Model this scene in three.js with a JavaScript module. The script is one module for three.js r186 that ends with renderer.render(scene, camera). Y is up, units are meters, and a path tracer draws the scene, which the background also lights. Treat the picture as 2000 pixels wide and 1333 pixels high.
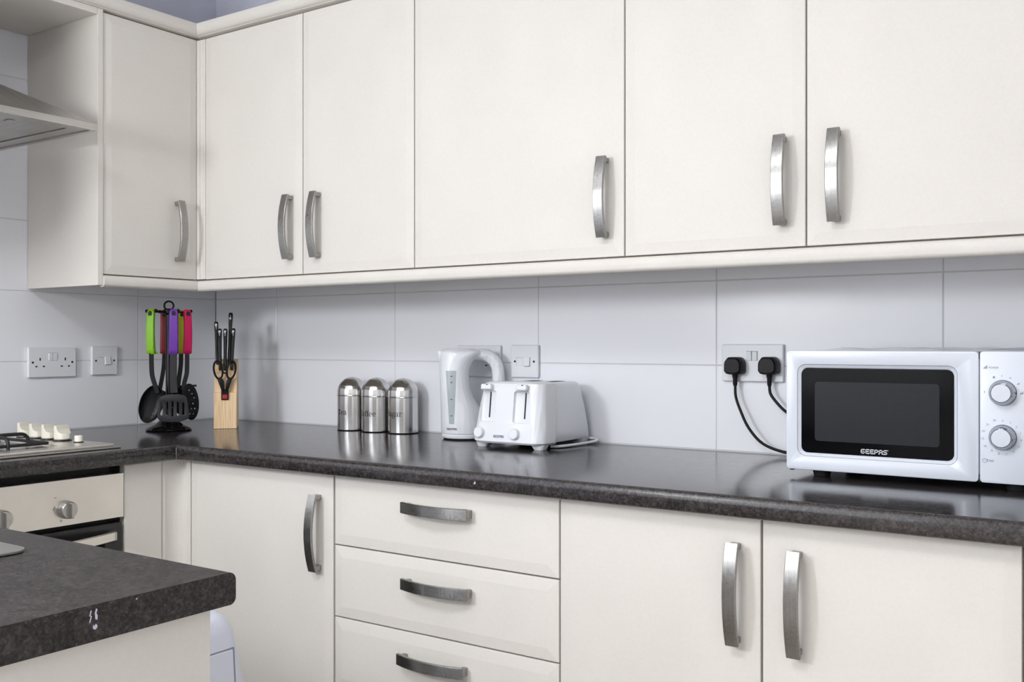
import * as THREE from 'three';
import { RoundedBoxGeometry } from 'three/addons/geometries/RoundedBoxGeometry.js';
import { mergeGeometries, toCreasedNormals } from 'three/addons/utils/BufferGeometryUtils.js';
import { FontLoader } from 'three/addons/loaders/FontLoader.js';
import { RectAreaLightUniformsLib } from 'three/addons/lights/RectAreaLightUniformsLib.js';
import { Brush, Evaluator, SUBTRACTION } from 'three-bvh-csg';

/* ------------------------------------------------------------------ camera, sky, lights, exposure */
RectAreaLightUniformsLib.init();
const scene = new THREE.Scene();
const camera = new THREE.PerspectiveCamera(2 * Math.atan(666.5 / 1955.3) * 180 / Math.PI, 2000 / 1333, 0.05, 50);
camera.position.set(2.738, 1.163, 2.2133);
camera.rotation.set(0, 0.60333, 0);
camera.setViewOffset(2000, 1333, 0, -4.7, 2000, 1333);
scene.add(camera);
scene.background = new THREE.Color().setRGB(2.0, 2.15, 2.4);          // overcast daylight outside the window

const renderer = new THREE.WebGLRenderer({ antialias: true });
renderer.toneMapping = THREE.LinearToneMapping;
renderer.toneMappingExposure = 0.6;
renderer.shadowMap.enabled = true;
renderer.shadowMap.type = THREE.PCFSoftShadowMap;

const ROOM = { x: 3.4, z: 4.3, y: 2.5 };
const WIN = { x0: 0.15, x1: 1.6, y0: 0.9, y1: 2.15 };
const unseenWindowLight = new THREE.RectAreaLight(new THREE.Color().setRGB(0.97, 0.985, 1.0), 3.4, WIN.x1 - WIN.x0, WIN.y1 - WIN.y0);
unseenWindowLight.position.set((WIN.x0 + WIN.x1) / 2, (WIN.y0 + WIN.y1) / 2, ROOM.z - 0.02);
scene.add(unseenWindowLight);                                               // area light standing for daylight in the unseen window, towards -z

/* ------------------------------------------------------------------ helpers */
const lin = (r, g, b) => new THREE.Color().setRGB(r, g, b);
const srgb = (r, g, b) => new THREE.Color().setRGB(r / 255, g / 255, b / 255, THREE.SRGBColorSpace);
const V = (x, y, z) => new THREE.Vector3(x, y, z);
let seed = 7;
const rnd = () => { seed = (seed * 1664525 + 1013904223) >>> 0; return seed / 4294967296; };
const taken = {};
function numbered(n) { const k = taken[n] = (taken[n] ?? -1) + 1; return k ? `${n}_${String(k).padStart(3, '0')}` : n; }
function thing(name, label, category, pos = [0, 0, 0], turn = 0, group, kind) {
  const o = new THREE.Group(); o.name = numbered(name); o.position.set(...pos); o.rotation.y = turn;
  o.userData = { label, category }; if (group) o.userData.group = group; if (kind) o.userData.kind = kind;
  scene.add(o); return o;
}
function structure(name, label, category = 'room') { const o = thing(name, label, category); o.userData.kind = 'structure'; return o; }
function part(name, geo, mat, parent, label) {
  const m = new THREE.Mesh(geo, mat); m.name = name; m.castShadow = m.receiveShadow = true;
  if (label) m.userData.label = label;
  parent.add(m); return m;
}
const move = (g, x, y, z) => g.translate(x, y, z);
const flat = (g) => (g.index ? g.toNonIndexed() : g);
function merge(list) {
  return mergeGeometries(list.map((g) => { const h = flat(g); for (const k of Object.keys(h.attributes)) if (!['position', 'normal', 'uv'].includes(k)) h.deleteAttribute(k);
    if (!h.attributes.uv) h.setAttribute('uv', new THREE.BufferAttribute(new Float32Array(h.attributes.position.count * 2), 2)); return h; }));
}
function metreUV(g0, sx = 1, sy = 1) {                                // uv in metres by the main direction of each face
  const g = flat(g0), p = g.attributes.position, uv = new Float32Array(p.count * 2), a = V(), b = V(), c = V();
  for (let i = 0; i < p.count; i += 3) {
    a.fromBufferAttribute(p, i); b.fromBufferAttribute(p, i + 1); c.fromBufferAttribute(p, i + 2);
    const n = b.clone().sub(a).cross(c.clone().sub(a)), x = Math.abs(n.x), y = Math.abs(n.y), z = Math.abs(n.z);
    [a, b, c].forEach((q, k) => {
      const [u, v] = y >= x && y >= z ? [q.x, q.z] : x >= z ? [q.z, q.y] : [q.x, q.y];
      uv[(i + k) * 2] = u * sx; uv[(i + k) * 2 + 1] = v * sy;
    });
  }
  g.setAttribute('uv', new THREE.BufferAttribute(uv, 2)); return g;
}
const box = (w, h, d, x = 0, y = 0, z = 0) => move(new THREE.BoxGeometry(w, h, d), x, y, z);
const span = (x0, x1, y0, y1, z0, z1) => box(x1 - x0, y1 - y0, z1 - z0, (x0 + x1) / 2, (y0 + y1) / 2, (z0 + z1) / 2);
const rbox = (w, h, d, r, x = 0, y = 0, z = 0, s = 3) => move(new RoundedBoxGeometry(w, h, d, s, Math.min(r, w / 2.01, h / 2.01, d / 2.01)), x, y, z);
const rspan = (x0, x1, y0, y1, z0, z1, r, s = 2) => rbox(x1 - x0, y1 - y0, z1 - z0, r, (x0 + x1) / 2, (y0 + y1) / 2, (z0 + z1) / 2, s);
const cyl = (r0, r1, h, x = 0, y = 0, z = 0, n = 32) => move(new THREE.CylinderGeometry(r0, r1, h, n), x, y, z);
const lathe = (pts, n = 48) => new THREE.LatheGeometry(pts.map((p) => new THREE.Vector2(p[0], p[1])), n);
const tube = (pts, r, n = 40, m = 10, closed = false) => new THREE.TubeGeometry(new THREE.CatmullRomCurve3(pts.map((p) => V(...p)), closed), n, r, m, closed);
function rings(list, cap0 = true, cap1 = true) {                      // closed rings of equal count, joined; caps as fans
  const pos = [], n = list[0].length, tri = (a, b, c) => pos.push(...a, ...b, ...c);
  for (let k = 0; k + 1 < list.length; k++) for (let i = 0; i < n; i++) {
    const j = (i + 1) % n, A = list[k], B = list[k + 1];
    tri(A[i], A[j], B[j]); tri(A[i], B[j], B[i]);
  }
  const fan = (R, flip) => { const c = [0, 1, 2].map((q) => R.reduce((s, v) => s + v[q], 0) / n); for (let i = 0; i < n; i++) { const j = (i + 1) % n; flip ? tri(c, R[j], R[i]) : tri(c, R[i], R[j]); } };
  if (cap0) fan(list[0], true); if (cap1) fan(list[list.length - 1], false);
  const g = new THREE.BufferGeometry(); g.setAttribute('position', new THREE.Float32BufferAttribute(pos, 3));
  g.setAttribute('uv', new THREE.Float32BufferAttribute(new Float32Array(pos.length / 3 * 2), 2));
  g.computeVertexNormals(); return g;
}
const smooth = (g, a = 0.6) => toCreasedNormals(g, a);
function roundRect(cx, cy, hx, hy, r, k = 6) {                         // counter-clockwise outline
  const out = []; r = Math.min(r, hx * 0.999, hy * 0.999);
  [[1, 1, 0], [-1, 1, 1], [-1, -1, 2], [1, -1, 3]].forEach(([sx, sy, q]) => {
    for (let i = 0; i <= k; i++) { const a = (q + i / k) * Math.PI / 2; out.push([cx + sx * (hx - r) + r * Math.cos(a), cy + sy * (hy - r) + r * Math.sin(a)]); }
  });
  return out;
}
const loft = (secs, k = 6, crease = 0.7, caps = [true, true]) => smooth(rings(secs.map((s) => roundRect(s.x ?? 0, -(s.z ?? 0), s.hx, s.hz, s.r, k).map(([a, b]) => [a, s.y, -b])), ...caps), crease);
function prism(profile, start, end, turned = false) {                 // profile [[depth, y]..] counter-clockwise; runs along x (or along z when turned)
  const ends = [start, end].map((e) => profile.map(([d, y]) => [typeof e === 'function' ? e(d) : e, y, d]));
  const pos = [], n = profile.length, put = (...v) => v.forEach((q) => pos.push(...(turned ? [q[2], q[1], q[0]] : q)));
  const tri = (a, b, c) => (turned ? put(a, c, b) : put(a, b, c));
  for (let i = 0; i < n; i++) { const j = (i + 1) % n; tri(ends[0][i], ends[1][j], ends[0][j]); tri(ends[0][i], ends[1][i], ends[1][j]); }
  const faces = THREE.ShapeUtils.triangulateShape(profile.map((p) => new THREE.Vector2(...p)), []);
  for (const [a, b, c] of faces) { tri(ends[0][a], ends[0][b], ends[0][c]); tri(ends[1][a], ends[1][c], ends[1][b]); }
  const g = new THREE.BufferGeometry(); g.setAttribute('position', new THREE.Float32BufferAttribute(pos, 3));
  g.setAttribute('uv', new THREE.Float32BufferAttribute(new Float32Array(pos.length / 3 * 2), 2));
  g.computeVertexNormals(); return smooth(g, 0.5);
}
function shapeOf(pts) { const s = new THREE.Shape(); pts.forEach((p, i) => (i ? s.lineTo(p[0], p[1]) : s.moveTo(p[0], p[1]))); return s; }
function plate(pts, depth, holes = [], bevel = 0) {                   // outline in x-y, thickness towards +z
  const s = shapeOf(pts); holes.forEach((h) => s.holes.push(new THREE.Path(h.map((p) => new THREE.Vector2(p[0], p[1])))));
  return new THREE.ExtrudeGeometry(s, { depth: depth - 2 * bevel, bevelEnabled: bevel > 0, bevelThickness: bevel, bevelSize: bevel, bevelOffset: -bevel, bevelSegments: 2, curveSegments: 8 }).translate(0, 0, bevel);
}
const oval = (cx, cy, rx, ry, n = 28, a0 = 0) => Array.from({ length: n }, (_, i) => { const a = a0 + i / n * Math.PI * 2; return [cx + rx * Math.cos(a), cy + ry * Math.sin(a)]; });

/* ------------------------------------------------------------------ computed textures (matter only: grain, speckle, smears) */
function tileNoise(N, cells, s0) {
  let s = s0; const r = () => { s = (s * 1664525 + 1013904223) >>> 0; return s / 4294967296; };
  const g = Array.from({ length: cells[0] * cells[1] }, r), out = new Float32Array(N * N), f = (t) => t * t * (3 - 2 * t);
  for (let y = 0; y < N; y++) for (let x = 0; x < N; x++) {
    const u = x / N * cells[0], v = y / N * cells[1], i = Math.floor(u), j = Math.floor(v), a = f(u - i), b = f(v - j);
    const q = (p, w) => g[((j + w) % cells[1]) * cells[0] + (i + p) % cells[0]];
    out[y * N + x] = (q(0, 0) * (1 - a) + q(1, 0) * a) * (1 - b) + (q(0, 1) * (1 - a) + q(1, 1) * a) * b;
  }
  return out;
}
function texture(N, fn, colour = true, rep = [1, 1]) {
  const d = new Uint8Array(N * N * 4);
  for (let i = 0; i < N * N; i++) { const c = fn(i, i % N, Math.floor(i / N)); for (let k = 0; k < 3; k++) d[i * 4 + k] = Math.max(0, Math.min(255, c.length ? c[k] : c)); d[i * 4 + 3] = 255; }
  const t = new THREE.DataTexture(d, N, N, THREE.RGBAFormat); t.wrapS = t.wrapT = THREE.RepeatWrapping; t.magFilter = THREE.LinearFilter; t.minFilter = THREE.LinearMipmapLinearFilter; t.generateMipmaps = true;
  if (colour) t.colorSpace = THREE.SRGBColorSpace; t.repeat.set(...rep); t.needsUpdate = true; return t;
}
const n8 = tileNoise(512, [8, 8], 1), n32 = tileNoise(512, [32, 32], 2), n96 = tileNoise(512, [96, 96], 3), n200 = tileNoise(512, [200, 200], 4), n256 = tileNoise(512, [256, 256], 5);
const nStreakY = tileNoise(512, [120, 4], 6), nStreakX = tileNoise(512, [4, 160], 9), n4 = tileNoise(512, [4, 4], 10), nGrain = tileNoise(512, [24, 2], 12);
const laminateMap = texture(512, (i) => {
  const m = (n32[i] - .5) * 16 + (n96[i] - .5) * 26 + (n200[i] - .5) * 30 + (n8[i] - .5) * 8, fl = n256[i] > .9 && n96[i] > .5 ? 34 : 0;
  return [49 + m + fl, 45 + m * .97 + fl, 45.5 + m * .95 + fl];
}, true, [3.2, 3.2]);
const laminateRough = texture(512, (i) => 44 + (n32[i] - .5) * 8 + (n200[i] - .5) * 16, false, [3.2, 3.2]);
const laminateBump = texture(512, (i) => 128 + (n200[i] - .5) * 120, false, [3.2, 3.2]);
const steelMap = texture(512, (i) => { const m = (nStreakX[i] - .5) * 16 + (n8[i] - .5) * 10; return [190 + m, 188 + m, 184 + m]; }, true, [2, 2]);
const handleMap = texture(512, (i) => { const m = (n96[i] - .5) * 10 + (n32[i] - .5) * 10 + (nStreakY[i] - .5) * 10, d = n96[i] > .86 && n32[i] > .62 ? -16 : 0; return [158 + m + d, 157 + m + d, 155 + m + d]; }, true, [7, 7]);
const handleRough = texture(512, (i) => 82 + (n96[i] - .5) * 16 + (n32[i] - .5) * 16, false, [7, 7]);
const smearMap = texture(512, (i) => { const w = (n8[i] - .5) * 6 + (n32[i] - .5) * 2; return [228 + w, 224 + w, 217 + w]; }, true, [2.2, 2.2]);
const tileBump = texture(512, (i) => 128 + (n8[i] - .5) * 90 + (n4[i] - .5) * 120, false, [2.1, 2.1]);
const pineMap = texture(512, (i, x, y) => { const s = Math.sin((x / 512 * 9 + nGrain[i] * 2.2) * 6.283), m = s * 9 + (nStreakY[i] - .5) * 12; return [238 + m, 206 + m * 1.2, 164 + m * 1.4]; }, true, [9, 4]);
const creamBump = texture(512, (i) => 128 + (n96[i] - .5) * 60 + (n256[i] - .5) * 30, false, [6, 6]);
const creamMap = texture(512, (i) => { const m = (n8[i] - .5) * 3 + (n200[i] - .5) * 3; return [222 + m, 218.5 + m, 213 + m]; }, true, [1.6, 1.6]);
const screenMap = texture(256, (i, x, y) => { const d = ((x % 8) - 3.5) ** 2 + ((y % 8) - 3.5) ** 2 < 6.5; return d ? [10, 11, 13] : [44, 45, 50]; }, true, [19, 19]);
const paintMap = texture(512, (i) => { const m = (n200[i] - .5) * 5 + (n8[i] - .5) * 5; return [206 + m, 209 + m, 224 + m]; }, true, [2, 2]);
const floorMap = texture(512, (i) => { const m = (nStreakX[i] - .5) * 30 + (n8[i] - .5) * 14; return [205 + m, 196 + m, 184 + m]; }, true, [1, 1]);

/* ------------------------------------------------------------------ materials */
const std = (o) => new THREE.MeshStandardMaterial(o), phys = (o) => new THREE.MeshPhysicalMaterial(o);
const M = {
  cream: phys({ map: creamMap, roughness: 0.5, specularIntensity: 0.6, bumpMap: creamBump, bumpScale: 0.00012 }),
  creamEdge: std({ color: srgb(226, 214, 196), roughness: 0.5 }),
  carcass: std({ color: srgb(214, 200, 180), roughness: 0.6 }),
  tile: phys({ color: srgb(238, 240, 246), roughness: 0.26, bumpMap: tileBump, bumpScale: 0.0005 }),
  grout: std({ color: srgb(206, 208, 212), roughness: 0.9 }),
  paint: std({ map: paintMap, roughness: 0.85 }),
  white: std({ color: srgb(236, 236, 236), roughness: 0.85 }),
  floor: std({ map: floorMap, roughness: 0.45 }),
  laminate: phys({ map: laminateMap, roughnessMap: laminateRough, roughness: 1.0, bumpMap: laminateBump, bumpScale: 0.00002, ior: 1.54 }),
  laminateMatt: phys({ map: laminateMap, roughness: 0.42, bumpMap: laminateBump, bumpScale: 0.00005, ior: 1.5, specularIntensity: 0.6 }),
  chip: std({ color: srgb(196, 196, 214), roughness: 0.8 }),
  jointFill: std({ color: srgb(150, 152, 150), roughness: 0.5 }),
  handle: phys({ map: handleMap, metalness: 1, roughness: 1, roughnessMap: handleRough, anisotropy: 0.7, anisotropyRotation: 0 }),
  steel: std({ map: steelMap, metalness: 1, roughness: 0.34 }),
  fascia: std({ map: smearMap, metalness: 1, roughness: 0.3 }),
  canister: phys({ color: srgb(204, 203, 202), metalness: 1, roughness: 0.2, anisotropy: 0.5, anisotropyRotation: 0 }),
  chrome: std({ color: srgb(176, 179, 186), metalness: 1, roughness: 0.08 }),
  black: phys({ color: srgb(11, 11, 13), roughness: 0.38, specularIntensity: 0.4 }),
  blackGloss: phys({ color: srgb(8, 8, 9), roughness: 0.1, specularIntensity: 0.8 }),
  blackMatt: std({ color: srgb(26, 26, 27), roughness: 0.7 }),
  nylon: phys({ color: srgb(18, 19, 21), roughness: 0.34, specularIntensity: 0.5 }),
  nylonGrey: phys({ color: srgb(46, 46, 50), roughness: 0.42, specularIntensity: 0.5 }),
  glassBlack: phys({ color: srgb(7, 8, 11), roughness: 0.1, specularIntensity: 0.2 }),
  frameBlack: phys({ color: srgb(34, 34, 35), roughness: 0.22 }),
  screen: phys({ map: screenMap, roughness: 0.3, specularIntensity: 0.35 }),
  appliance: phys({ color: srgb(234, 237, 243), roughness: 0.28, clearcoat: 0.35, clearcoatRoughness: 0.12 }),
  microwaveWhite: phys({ color: srgb(216, 222, 233), roughness: 0.3, clearcoat: 0.3, clearcoatRoughness: 0.15 }),
  enamel: phys({ color: srgb(226, 230, 238), roughness: 0.3 }),
  socket: phys({ color: srgb(228, 231, 236), roughness: 0.28 }),
  slot: std({ color: srgb(36, 38, 44), roughness: 0.8 }),
  gauge: phys({ color: srgb(176, 186, 190), roughness: 0.12 }),
  ink: std({ color: srgb(34, 35, 40), roughness: 0.6 }),
  inkGrey: std({ color: srgb(128, 134, 150), roughness: 0.6 }),
  inkWhite: std({ color: srgb(226, 230, 238), roughness: 0.5 }),
  pine: std({ map: pineMap, roughness: 0.5 }),
  pineDark: std({ color: srgb(206, 168, 120), roughness: 0.6 }),
  ivory: std({ color: srgb(224, 220, 208), roughness: 0.35 }),
  cast: std({ color: srgb(24, 24, 25), roughness: 0.55 }),
  binWhite: std({ color: srgb(206, 210, 224), roughness: 0.4 }),
  film: phys({ color: srgb(238, 241, 246), roughness: 0.25, transmission: 0.75, thickness: 0, ior: 1.4, side: THREE.DoubleSide }),
  pane: phys({ color: lin(1, 1, 1), roughness: 0.02, transmission: 1, thickness: 0 }),
  lampGlow: std({ color: lin(0.9, 0.9, 0.88), emissive: lin(1, 0.96, 0.9), emissiveIntensity: 2.2 }),
  red: std({ color: srgb(176, 22, 34), roughness: 0.4 }),
};
const grip = (r, g, b) => std({ color: srgb(r, g, b), roughness: 0.45 });

/* ------------------------------------------------------------------ the room */
const tileW = 0.4975, tileT = 0.008;
function tileGeo(w, h) {
  const c = 0.0012, f = (z, k) => [[-w / 2 + k, -h / 2 + k, z], [w / 2 - k, -h / 2 + k, z], [w / 2 - k, h / 2 - k, z], [-w / 2 + k, h / 2 - k, z]];
  return metreUV(rings([f(-tileT, 0), f(-c * 0.6, 0), f(0, c)]));
}
const rowY = [0.9115, 1.1115, 1.3115, 1.5115, 1.7095, 1.9085];
function tiling(parent, cols, rows, turned) {
  for (const [a, b] of cols) for (const r of rows) {
    const w = b - a - 0.0022, h = 0.1976, g = tileGeo(w, h);
    const m = part('tile', g, M.tile, parent);
    const mid = (a + b) / 2, y = rowY[r] + 0.001 + h / 2;
    const tilt = (rnd() - .5) * 0.0016, tilt2 = (rnd() - .5) * 0.002;
    if (turned) { m.position.set(-0.0004, y, mid); m.rotation.set(0, Math.PI / 2 + tilt, 0); } else { m.position.set(mid, y, -0.0004); m.rotation.set(tilt2, tilt, 0); }
  }
}
const wallBack = structure('wall_back', 'tiled wall with blue grey paint above, behind the long worktop', 'wall');
part('plaster', metreUV(span(-0.2, ROOM.x + 0.2, 0, ROOM.y, -0.2, -0.0095)), M.paint, wallBack);
part('grout', span(0, 3.3, 0.905, 1.53, -0.0092, -0.0011), M.grout, wallBack);
tiling(wallBack, [[0, .297], [.297, .797], [.797, 1.297], [1.297, 1.797], [1.797, 2.297], [2.297, 2.797], [2.797, 3.297]], [0, 1, 2], false);
const wallLeft = structure('wall_left', 'tiled wall with blue grey paint above, behind the hob and cooker hood', 'wall');
part('plaster', metreUV(span(-0.2, -0.0095, 0, ROOM.y, -0.0095, ROOM.z)), M.paint, wallLeft);
part('grout', span(-0.0092, -0.0011, 0.905, 2.11, -0.001, 2.3), M.grout, wallLeft);
tiling(wallLeft, [[0.001, .299], [.299, .799], [.799, 1.299], [1.299, 1.799], [1.799, 2.299]], [0, 1, 2, 3, 4, 5], true);
const wallRight = structure('wall_right', 'unseen plain white wall at the right end of the kitchen', 'wall');
part('plaster', metreUV(span(ROOM.x, ROOM.x + 0.2, 0, ROOM.y, -0.0095, ROOM.z)), M.white, wallRight);  // out of view, kept white to bounce light onto the left-hand faces
const wallFront = structure('wall_front', 'unseen white wall with the window, opposite the long worktop', 'wall');
for (const a of [[-0.2, WIN.x0, 0, ROOM.y], [WIN.x1, ROOM.x + 0.2, 0, ROOM.y], [WIN.x0, WIN.x1, 0, WIN.y0], [WIN.x0, WIN.x1, WIN.y1, ROOM.y]])
  part('wall_section', metreUV(span(a[0], a[1], a[2], a[3], ROOM.z, ROOM.z + 0.25)), M.white, wallFront);  // out of view, kept white to bounce light back into the room
const floor = structure('floor', 'unseen pale wood effect floor', 'floor');
part('boards', metreUV(span(-0.2, ROOM.x + 0.2, -0.1, 0, -0.2, ROOM.z + 0.25)), M.floor, floor);  // out of view, kept pale so it bounces light upwards
const ceiling = structure('ceiling', 'plain white ceiling', 'ceiling');
part('plasterboard', span(-0.2, ROOM.x + 0.2, ROOM.y, ROOM.y + 0.1, -0.2, ROOM.z + 0.25), M.white, ceiling);
const win = structure('window_1', 'unseen white framed double window opposite the long worktop', 'window');  // out of view, placed and sized to light the long wall
{
  const z0 = ROOM.z + 0.06, z1 = ROOM.z + 0.13, t = 0.06, xm = (WIN.x0 + WIN.x1) / 2;
  part('frame', merge([span(WIN.x0, WIN.x1, WIN.y0, WIN.y0 + t, z0, z1), span(WIN.x0, WIN.x1, WIN.y1 - t, WIN.y1, z0, z1), span(WIN.x0, WIN.x0 + t, WIN.y0 + t, WIN.y1 - t, z0, z1), span(WIN.x1 - t, WIN.x1, WIN.y0 + t, WIN.y1 - t, z0, z1), span(xm - t / 2, xm + t / 2, WIN.y0 + t, WIN.y1 - t, z0, z1)]), M.white, win);
  part('pane', span(WIN.x0 + t, xm - t / 2, WIN.y0 + t, WIN.y1 - t, z0 + .03, z0 + .036), M.pane, win);
  part('pane', span(xm + t / 2, WIN.x1 - t, WIN.y0 + t, WIN.y1 - t, z0 + .03, z0 + .036), M.pane, win);
  part('sill', rspan(WIN.x0 - .04, WIN.x1 + .04, WIN.y0 - .03, WIN.y0 - 0.0005, ROOM.z - .12, ROOM.z - 0.0005, .006), M.white, win);
}
{ // unseen globe lamp behind the camera, placed to throw the handles' shadows to the right
  const c = [0.95, 1.68, 2.75], r = 0.19;
  const l = thing('unseen_globe_lamp', 'unseen large white globe lamp behind the camera, placed to light the cabinet fronts', 'lamp', c);
  part('globe', new THREE.SphereGeometry(r, 40, 28), M.lampGlow, l);
  part('cap', lathe([[0.0001, r - 0.004], [0.045, r - 0.006], [0.04, r + 0.03], [0.012, r + 0.04], [0.0001, r + 0.04]], 32), M.white, l);
  part('flex', cyl(0.003, 0.003, ROOM.y - c[1] - r - 0.06, 0, (ROOM.y - c[1] + r + 0.02) / 2, 0, 10), M.white, l);
  part('ceiling_rose', cyl(0.03, 0.05, 0.022, 0, ROOM.y - c[1] - 0.0115, 0, 28), M.white, l);
  const p = new THREE.PointLight(lin(0.975, 0.985, 1), 9.2, 0, 2); p.castShadow = true; p.shadow.radius = 9; p.shadow.mapSize.set(2048, 2048); l.add(p);
}

{ // unseen flat ceiling lamp, placed to brighten the base fronts and left side
  const l = thing('unseen_ceiling_lamp', 'unseen flat square ceiling lamp, placed to brighten the base fronts and left side', 'lamp', [1.9, ROOM.y, 2.4]);
  const f = (a, y) => [[-a, y, -a], [-a, y, a], [a, y, a], [a, y, -a]];
  part('frame', merge([span(-.32, .32, -.03, -.0005, -.32, -.3), span(-.32, .32, -.03, -.0005, .3, .32), span(-.32, -.3, -.03, -.0005, -.3, .3), span(.3, .32, -.03, -.0005, -.3, .3)]), M.white, l); void f;
  part('diffuser', span(-.2995, .2995, -.022, -.012, -.2995, .2995), M.lampGlow, l);
  const r = new THREE.RectAreaLight(lin(0.98, 0.985, 1), 31, 0.59, 0.59); r.position.set(0, -0.034, 0); r.rotation.x = -Math.PI / 2; l.add(r);
}

/* ------------------------------------------------------------------ worktops */
const WT = 0.91, WB = 0.874, WD = 0.638;
function edgeProfile(d0, d1, rt = 0.009, rb = 0.006) {                 // from back to a rounded front, counter-clockwise in (depth, y)
  const p = [[d0, WB]];
  for (let i = 0; i <= 5; i++) { const a = -Math.PI / 2 + i / 5 * Math.PI / 2; p.push([d1 - rb + rb * Math.cos(a), WB + rb + rb * Math.sin(a)]); }
  for (let i = 0; i <= 6; i++) { const a = i / 6 * Math.PI / 2; p.push([d1 - rt + rt * Math.cos(a), WT - rt + rt * Math.sin(a)]); }
  p.push([d0, WT]); return p;
}
const wtRight = thing('worktop', 'long dark grey speckled worktop along the tiled wall under toaster and microwave', 'worktop', [0, 0, 0], 0);
part('slab', metreUV(prism(edgeProfile(0.001, WD), (d) => d, 3.3)), M.laminate, wtRight);
part('joint_line', span(WD + 0.001, WD + 0.0022, WB + .003, WT - .006, WD - 0.0004, WD + 0.0006), M.jointFill, wtRight, 'pale filled joint line at the inner corner');
{ const g = shapeOf([[0, 0], [.003, .001], [.004, .004], [.002, .007], [.001, .004], [-.001, .003]]); const m = part('chip', new THREE.ExtrudeGeometry(g, { depth: .0004, bevelEnabled: false }), M.chip, wtRight, 'small pale chip in the front edge'); m.position.set(1.562, .886, WD - 0.0001); }
const wtLeft = thing('worktop', 'dark grey worktop holding the gas hob, on the left wall', 'worktop');
part('slab', metreUV(prism(edgeProfile(0.001, WD), (d) => d + 0.0003, 2.09, true)), M.laminate, wtLeft);
const PX = 1.855, PZ = 1.472;
const wtNear = thing('worktop', 'dark grey worktop of the near peninsula with scuffed end and rounded corner', 'worktop');
{ // rounded long edge towards the far side, flat end cap
  const prof = edgeProfile(-2.09, -PZ, 0.0095, 0.008).map(([d, y]) => [-d, y]).reverse();
  part('slab', metreUV(prism(prof, WD + 0.0006, PX)), M.laminateMatt, wtNear);
  const mark = (pts, z, y) => { const g = new THREE.ExtrudeGeometry(shapeOf(pts), { depth: .0004, bevelEnabled: false }); const m = part('paint_mark', g, M.chip, wtNear, 'white paint scuff on the dark end'); m.rotation.y = Math.PI / 2; m.position.set(PX - 0.0001, y, z); };
  mark([[0, 0], [.002, -.001], [.0025, .003], [.001, .006], [.0022, .009], [.0008, .0105], [-.0006, .006]], 1.6435, .8955);
  mark([[0, 0], [.0012, .0002], [.0028, .006], [.0016, .0064]], 1.650, .8935);
  mark([[0, 0], [.0012, .0002], [.0026, .0052], [.0014, .0054]], 1.650, .8995);
  mark([[0, .0006], [.002, -.001], [.0042, 0], [.005, .0026], [.003, .0046], [.0018, .0024], [.0006, .0042]], 1.6462, .8865);
  mark([[0, 0], [.0012, -.0003], [.0015, .001], [.0004, .0013]], 1.5985, .9052);
}

/* ------------------------------------------------------------------ handles, doors, cabinets */
const handleGeo = (() => {
  const L = 0.0855, w = 0.0118, t = 0.0036, c = 0.0012, list = [];
  const cs = [[w, t - c], [w - c, t], [-w + c, t], [-w, t - c], [-w, -t + c], [-w + c, -t], [w - c, -t], [w, -t + c]];
  for (let i = 0; i <= 20; i++) {
    const s = -L + i / 20 * 2 * L, z = 0.0195 + 0.0145 * (1 - (s / L) ** 2), dz = -0.029 * s / L / L, n = Math.hypot(1, dz);
    list.push(cs.map(([a, b]) => [a, s - dz / n * b, z + b / n]));
  }
  const bar = smooth(rings(list.map((r) => r.slice().reverse())), 0.5);
  const foot = (s) => rbox(0.0165, 0.011, 0.021, 0.002, 0, s * (L - 0.0062), 0.0105, 2);
  return metreUV(merge([bar, foot(1), foot(-1)]));
})();
function frontGeo(w, h, t = 0.019, bevel = 0.024, drop = 0.0028) {
  const f = (z, k) => [[k, k, z], [w - k, k, z], [w - k, h - k, z], [k, h - k, z]];
  return metreUV(smooth(rings([f(0, 0), f(t - drop - 0.0016, 0), f(t - drop - 0.0004, 0.0006), f(t - drop, 0.0018), f(t, bevel)]), 0.12));
}
function addFront(parent, name, x0, x1, y0, y1, z, t, handle) {          // handle: [x, y, horizontal]
  const d = part(name, frontGeo(x1 - x0, y1 - y0, t), M.cream, parent); d.position.set(x0, y0, z);
  if (handle) { const h = part('handle', handleGeo, M.handle, d, 'bowed brushed steel handle'); h.position.set(handle[0] - x0, handle[1] - y0, t); if (handle[2]) h.rotation.z = Math.PI / 2; }
  return d;
}
function carcass(parent, w, y0, y1, z0, z1, mat = M.carcass) {           // an open-fronted box of boards
  const t = 0.016;
  part('carcass', merge([span(0.0006, t, y0, y1, z0, z1), span(w - t, w - 0.0006, y0, y1, z0, z1), span(t, w - t, y0, y0 + t, z0, z1), span(t, w - t, y1 - t, y1, z0, z1), span(t, w - t, y0 + t, y1 - t, z0, z0 + .006)]), mat, parent);
}
const WZ = 0.336, DT = 0.019, WC0 = 1.346, WC1 = 2.046;
function wallUnit(label, x0, x1, hx, gapL = 0.0015, gapR = 0.0015) {
  const u = thing('wall_cabinet', label, 'cabinet', [x0, 0, 0], 0, 'wall cabinets');
  carcass(u, x1 - x0, WC0, WC1, 0.001, WZ - DT - 0.001);
  addFront(u, 'door', gapL, x1 - x0 - gapR, WC0 + 0.002, WC1 - 0.002, WZ - DT, DT, hx ? [hx - x0, 1.4745] : null);
  return u;
}
wallUnit('narrow cream wall cabinet beside the inner corner, its handle at the right', 0.367, 0.7655, 0.7235, 0.0005);
wallUnit('cream wall cabinet above the three steel canisters, its handle at the left', 0.7655, 1.1525, 0.827);
wallUnit('widest cream wall cabinet above kettle and toaster, single door', 1.1525, 1.732, 1.688);
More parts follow.
